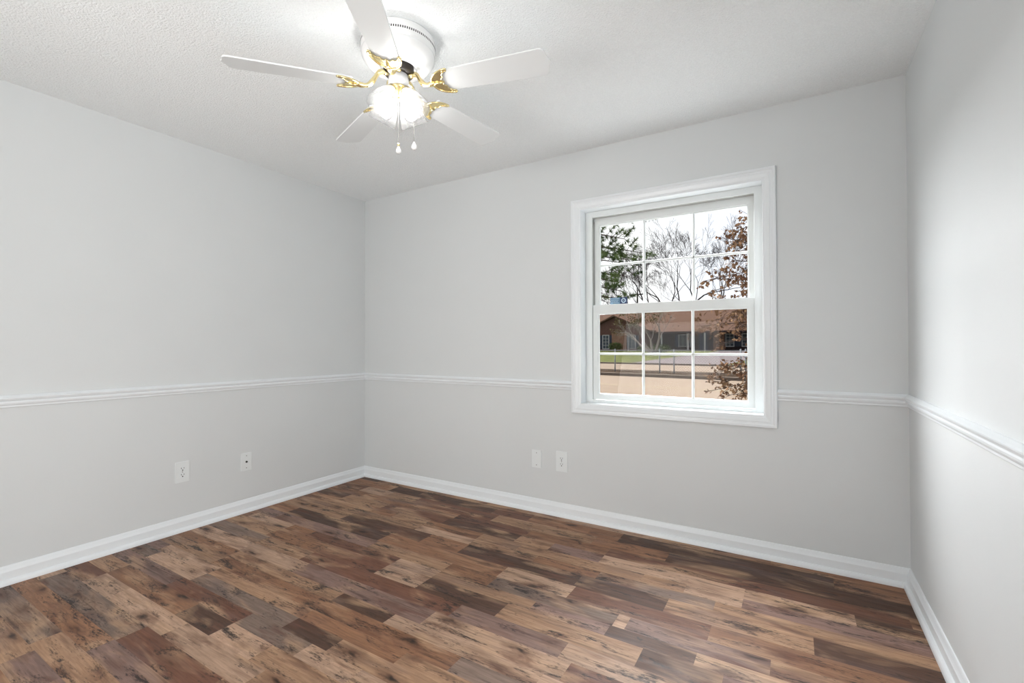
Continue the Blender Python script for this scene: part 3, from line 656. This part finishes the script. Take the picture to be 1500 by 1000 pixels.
hwin(-30.62, -29.80, 0.30, 2.02, 0.0); hwin(-26.95, -26.05, 0.35, 1.95, -0.0); hwin(-16.1, -15.3, 0.6, 2.0, 3.9); hwin(-14.3, -13.3, 0.6, 2.0, 3.9); hwin(-21.8, -20.4, 0.6, 2.0, 3.9, 3, 3)
db = MB(); db.box((hx(-19.3), 3.84, 0.05), (hx(-18.3), 3.9, 2.15)); dd = db.build('front_door', G['door'], ho); kn = MB(); kn.lathe([(0, -0.03), (0.03, -0.03), (0.035, 0.0), (0, 0.03)], 10, Matrix.Translation((hx(-19.15), 3.80, 1.05))); kn.build('door_knob', G['galv'], dd)
for ps in (-23.2, -19.9, -17.9, -12.0, -8.0):
    b = MB(); b.box((hx(ps) - 0.07, 1.5, 0), (hx(ps) + 0.07, 1.64, 2.4)); b.build('porch_post', G['hwhite'], ho)
MB().box((hx(-24.6), 1.2, 0), (hx(-5.5), 3.9, 0.12)).build('porch_floor', G['drive'], ho)
b = MB(); b.box((hx(-11.0), 5.3, 4.6), (hx(-10.1), 6.2, 6.1)); b.build('chimney', G['brick'], ho)

# trees
def grow(b, p, d, L, r, depth, rn, spread=0.5, up=0.15, kids=(2, 3), shrink=0.72, rmin=0.01, tips=None, seg=3):
    pts = [p.copy()]; q = p.copy(); dd = d.copy(); n = 3
    for k in range(n):
        dd = (dd + Vector((rn.uniform(-1, 1), rn.uniform(-1, 1), rn.uniform(-1, 1))) * 0.16 + Vector((0, 0, up * 0.25))).normalized(); q = q + dd * (L / n); pts.append(q.copy())
    r1 = max(r * 0.68, rmin)
    b.tube(pts, [r + (r1 - r) * k / n for k in range(n + 1)], 6 if r > 0.08 else (4 if r > 0.03 else 3), False)
    if depth == 0:
        if tips is not None: tips.append((q.copy(), dd.copy()))
        return
    for k in range(rn.randint(*kids)):
        ax = Vector((rn.uniform(-1, 1), rn.uniform(-1, 1), rn.uniform(-1, 1))).normalized()
        nd = (dd + ax * spread + Vector((0, 0, up))).normalized()
        start = pts[-1] if k < 2 else pts[-2]
        grow(b, start, nd, L * shrink * rn.uniform(0.8, 1.15), r1 * (0.85 if k == 0 else 0.62), depth - 1, rn, spread, up, kids, shrink, rmin, tips)
def bare_tree(s, n, z, stems, label, depth=6, seed=1, L=4.5, r=0.26, rmin=0.021, m='bark', spread=0.55, group=None):
    rn = random.Random(seed); b = MB()
    for lean, f in stems:
        grow(b, Vector((lean * 0.8, 0, 0)), Vector((lean, rn.uniform(-0.15, 0.15), 1)).normalized(), L * f, r * f, depth, rn, spread, 0.07, (2, 3), 0.74, rmin)
    o = b.build('bare_tree', G[m]); out(o, s, n, z); tag(o, label, 'tree', group); return o
bare_tree(-32.6, 80, 0.5, [(-0.38, 0.9), (-0.08, 1.0), (0.16, 0.95), (0.5, 1.05)], 'tall bare many-stemmed tree behind the house, centre of the window', 7, 4, 6.3, 0.30)
bare_tree(-35.0, 116, 0.5, [(-0.12, 0.95), (0.2, 0.9)], 'tall bare tree behind the roof, right of the tallest', 7, 9, 8.4, 0.36, 0.026)
bare_tree(-45.0, 95, 0.5, [(-0.35, 0.7), (-0.1, 0.75)], 'shorter bare tree behind the house on the left', 7, 21, 4.6, 0.22)
# distant bushy trees on the skyline
def quad_cloud(b, c, rad, count, size, rn, shell=0.5):
    for k in range(count):
        while True:
            v = Vector((rn.uniform(-1, 1), rn.uniform(-1, 1), rn.uniform(-1, 1)))
            if shell < v.length < 1: break
        p = c + Vector((v.x * rad[0], v.y * rad[1], v.z * rad[2]))
        leaf(b, p, size * rn.uniform(0.7, 1.3), rn)
def leaf(b, p, sz, rn, d=None, slim=0.42):
    u = Vector((rn.uniform(-1, 1), rn.uniform(-1, 1), rn.uniform(-1, 1))).normalized() if d is None else d
    v = u.orthogonal().normalized(); v = (Matrix.Rotation(rn.uniform(0, 6.28), 3, u) @ v); w_ = u.cross(v)
    a = p; t = p + u * sz; m1 = p + u * sz * 0.45 + v * sz * slim + w_ * sz * 0.12; m2 = p + u * sz * 0.45 - v * sz * slim + w_ * sz * 0.12
    b.add([a, m1, t, m2], [(0, 1, 2), (0, 2, 3)])
for s, n, hgt, wd, sd, lb in ((-41.5, 92, 8.2, 4.2, 31, 'olive evergreen on the skyline, furthest left behind the roof'), (-33.5, 96, 8.0, 3.8, 32, 'olive bushy tree on the skyline behind the bare stems'), (-21.0, 92, 7.0, 4.0, 33, 'low olive tree showing above the roof on the right')):
    o = empty('skyline_tree'); out(o, s, n, 0.6); tag(o, lb, 'tree'); rn = random.Random(sd)
    b = MB(); grow(b, Vector((0, 0, 0)), Vector((0, 0, 1)), hgt * 0.4, 0.16, 3, rn, 0.5, 0.15, (2, 3), 0.7, 0.02); b.build('trunk', G['barkd'], o)
    f = MB()
    for k in range(7): quad_cloud(f, Vector((rn.uniform(-1, 1) * wd * 0.55, rn.uniform(-1, 1) * wd * 0.5, hgt * rn.uniform(0.45, 0.82))), (wd * 0.45, wd * 0.45, hgt * 0.17), 220, 0.34, rn)
    f.build('foliage', G['olive'], o)
# pale-stemmed yard tree with thin olive crown
o = empty('yard_tree'); out(o, -19.3, 46, 0.20); tag(o, 'small pale-stemmed yard tree with a thin olive crown before the house', 'tree'); rn = random.Random(8)
b = MB(); tips = []
for lx, ly, f in ((-0.75, 0.1, 1.0), (-0.3, -0.2, 0.9), (0.35, 0.1, 1.0), (-1.25, 0.0, 1.15)):
    grow(b, Vector((lx * 0.15, ly * 0.15, 0)), Vector((lx, ly, 1)).normalized(), 1.7 * f, 0.15, 5, rn, 0.5, 0.12, (2, 3), 0.74, 0.010, tips)
b.build('trunk', G['bark2'], o)
f = MB()
for p, d in tips:
    if p.x < 0.5 or rn.random() < 0.25:
        for k in range(3 if p.x < 0 else 1): leaf(f, p + Vector((rn.uniform(-1, 1), rn.uniform(-1, 1), rn.uniform(-1, 1))) * 0.25, rn.uniform(0.10, 0.2), rn)
f.build('foliage', G['olive'], o)
# shrubs by the house
for s, n, rr, hh, sd, lb in ((-28.0, 54.4, 1.0, 1.1, 1, 'green shrub below the brick gable'), (-20.3, 50.0, 1.2, 0.95, 2, 'green shrub at the foot of the pale yard tree'), (-31.2, 54.4, 0.9, 0.6, 3, 'low shrub under the left house window'), (-24.2, 54.6, 0.9, 0.7, 4, 'low green shrub beside the porch')):
    o = empty('shrub'); out(o, s, n, -0.18 + (n - 34.3) * 0.7 / 21.7); tag(o, lb, 'shrub'); rn = random.Random(sd + 50)
    b = MB()
    for k in range(6): a = k * 1.05; b.tube([(0, 0, 0), (0.3 * rr * math.cos(a), 0.3 * rr * math.sin(a), hh * 0.5), (0.7 * rr * math.cos(a), 0.7 * rr * math.sin(a), hh * 0.85)], [0.03, 0.02, 0.008], 4)
    b.build('stem', G['barkd'], o); f = MB(); quad_cloud(f, Vector((0, 0, hh * 0.55)), (rr, rr * 0.8, hh * 0.5), 700, 0.13, rn, 0.3); f.build('foliage', G['shrub'], o)
# utility pole
o = empty('utility_pole'); out(o, -34.4, 75, 0.5); tag(o, 'thin dark utility pole behind the house roof', 'pole')
MB().tube([(0, 0, 0), (0, 0, 10.2)], [0.16, 0.11], 8).build('pole', G['wood'], o); b = MB(); b.box((-1.1, -0.06, 9.3), (1.1, 0.06, 9.5)); b.build('crossarm', G['wood'], o)
for k in (-0.9, -0.4, 0.4, 0.9): MB().lathe([(0, 0), (0.05, 0), (0.06, 0.08), (0.03, 0.16), (0, 0.17)], 8, Matrix.Translation((k, 0, 9.5))).build('insulator', G['galv'], o)

# pine at the left of the near yard, its boughs reaching into view
o = empty('pine_tree'); PS, PN = -6.55, 8.8; out(o, PS, PN, -0.18); tag(o, 'dark green pine whose boughs enter at the upper left panes', 'tree'); rn = random.Random(3)
b = MB(); b.tube([(0, 0, -0.1), (0.05, 0, 3), (0.0, 0.05, 6.5), (0.05, 0, 9)], [0.20, 0.17, 0.12, 0.03], 10)
f = MB()
def tuft(p, d, n, rn):
    for q in range(n):
        nd = (d * 0.5 + Vector((rn.uniform(-1, 1), rn.uniform(-1, 1), rn.uniform(-0.7, 1)))).normalized(); ln_ = rn.uniform(0.07, 0.13)
        sd_ = nd.orthogonal().normalized() * 0.0058
        f.add([p - sd_, p + sd_, p + nd * ln_], [(0, 1, 2)])
for zt, ex, ey in ((3.95, 2.55, 0.25), (3.85, 2.2, -0.2), (3.45, 2.35, -0.25), (3.25, 2.45, 0.3), (3.2, 2.2, 0.1), (3.05, 2.4, -0.1), (2.98, 2.3, -0.35), (2.75, 2.25, 0.15), (2.62, 2.1, -0.2), (2.45, 2.15, 0.05), (2.3, 2.15, 0.1), (5.0, -2.2, 0.4), (4.2, -2.4, 0.3), (3.3, -2.4, -0.4), (4.8, 0.5, -2.0), (3.9, 0.6, 2.1), (5.8, 1.5, 0.8), (6.6, -1.2, -0.8), (7.4, 0.9, -0.4), (5.6, 1.6, -0.9)):
    st = Vector((0.03, 0, zt + 0.25)); en = Vector((ex, ey, zt)); mid = (st + en) / 2 + Vector((0, 0, 0.05 + rn.uniform(0, 0.25)))
    b.tube([st, st * 0.5 + mid * 0.5 + Vector((0, 0, 0.05)), mid, en * 0.5 + mid * 0.5 + Vector((0, 0, rn.uniform(-0.04, 0.06))), en], [0.032, 0.026, 0.02, 0.013, 0.006], 5)
    for k in range(9):
        t = 0.50 + 0.5 * k / 8; p = st * (1 - t) ** 2 + mid * 2 * t * (1 - t) + en * t * t
        e2 = p + Vector((rn.uniform(0.0, 0.34), rn.uniform(-0.34, 0.34), rn.uniform(-0.10, 0.24)))
        b.tube([p, (p + e2) / 2 + Vector((0, 0, 0.03)), e2], [0.007, 0.005, 0.003], 3, False)
        dirn = (e2 - p).normalized()
        for u in (0.45, 0.75, 1.0): tuft(p + (e2 - p) * u, dirn, 36, rn)
b.build('trunk', G['barkd'], o); f.build('needles', G['needle'], o)

# young oak still holding dry leaves, right of the near yard
o = empty('oak_tree'); OS, ON = -0.75, 8.0; out(o, OS, ON, -0.18); tag(o, 'young oak with dry rusty leaves at the right of the window', 'tree'); rn = random.Random(17)
b = MB(); b.tube([(0, 0, -0.1), (0.04, 0, 1.0), (0.0, 0.03, 2.2), (0.06, 0, 3.6), (0.02, 0, 4.6)], [0.075, 0.06, 0.045, 0.025, 0.008], 8)
f = MB()
lims = []
for k in range(46):
    zt = rn.uniform(0.5, 3.6)
    z1 = zt + rn.uniform(-0.55, 0.45)
    reach = (1.95 - 0.30 * abs(zt - 1.7)) * rn.uniform(0.55, 1.0)
    a = math.pi + rn.uniform(-0.85, 0.85) if k < 34 else rn.uniform(0, 6.28)
    lims.append((zt, z1, reach, a))
lims += [(0.95, 0.62, 1.5, math.pi + 0.05), (0.8, 0.50, 1.25, math.pi - 0.12), (1.1, 0.75, 1.7, math.pi - 0.02), (0.7, 0.62, 0.9, math.pi + 0.2), (2.2, 2.95, 1.35, math.pi), (2.6, 3.25, 1.0, math.pi + 0.1), (2.9, 3.3, 0.75, math.pi - 0.1)]
for zt, z1, reach, a in lims:
    st = Vector((0.03, 0, zt)); en = Vector((reach * math.cos(a), reach * math.sin(a) * 0.8, z1 + 0.1)); mid = (st + en) / 2 + Vector((0, 0, 0.12))
    b.tube([st, mid, en], [0.014, 0.009, 0.004], 4)
    for q in range(34):
        t = rn.uniform(0.25, 1.0); p = st * (1 - t) ** 2 + mid * 2 * t * (1 - t) + en * t * t
        e2 = p + Vector((rn.uniform(-0.26, 0.12), rn.uniform(-0.2, 0.2), rn.uniform(-0.2, 0.22)))
        b.tube([p, e2], [0.004, 0.002], 3, False)
        for k in range(rn.choice((2, 3, 4, 5))):
            dl = Vector((rn.uniform(-1, 1), rn.uniform(-1, 1), rn.uniform(-1.3, 0.5))).normalized()
            leaf(f, p + (e2 - p) * rn.uniform(0.5, 1.0), rn.uniform(0.05, 0.085), rn, dl, 0.34)
b.build('trunk', G['barkd'], o); f.build('leaves', G['oakleaf'], o)
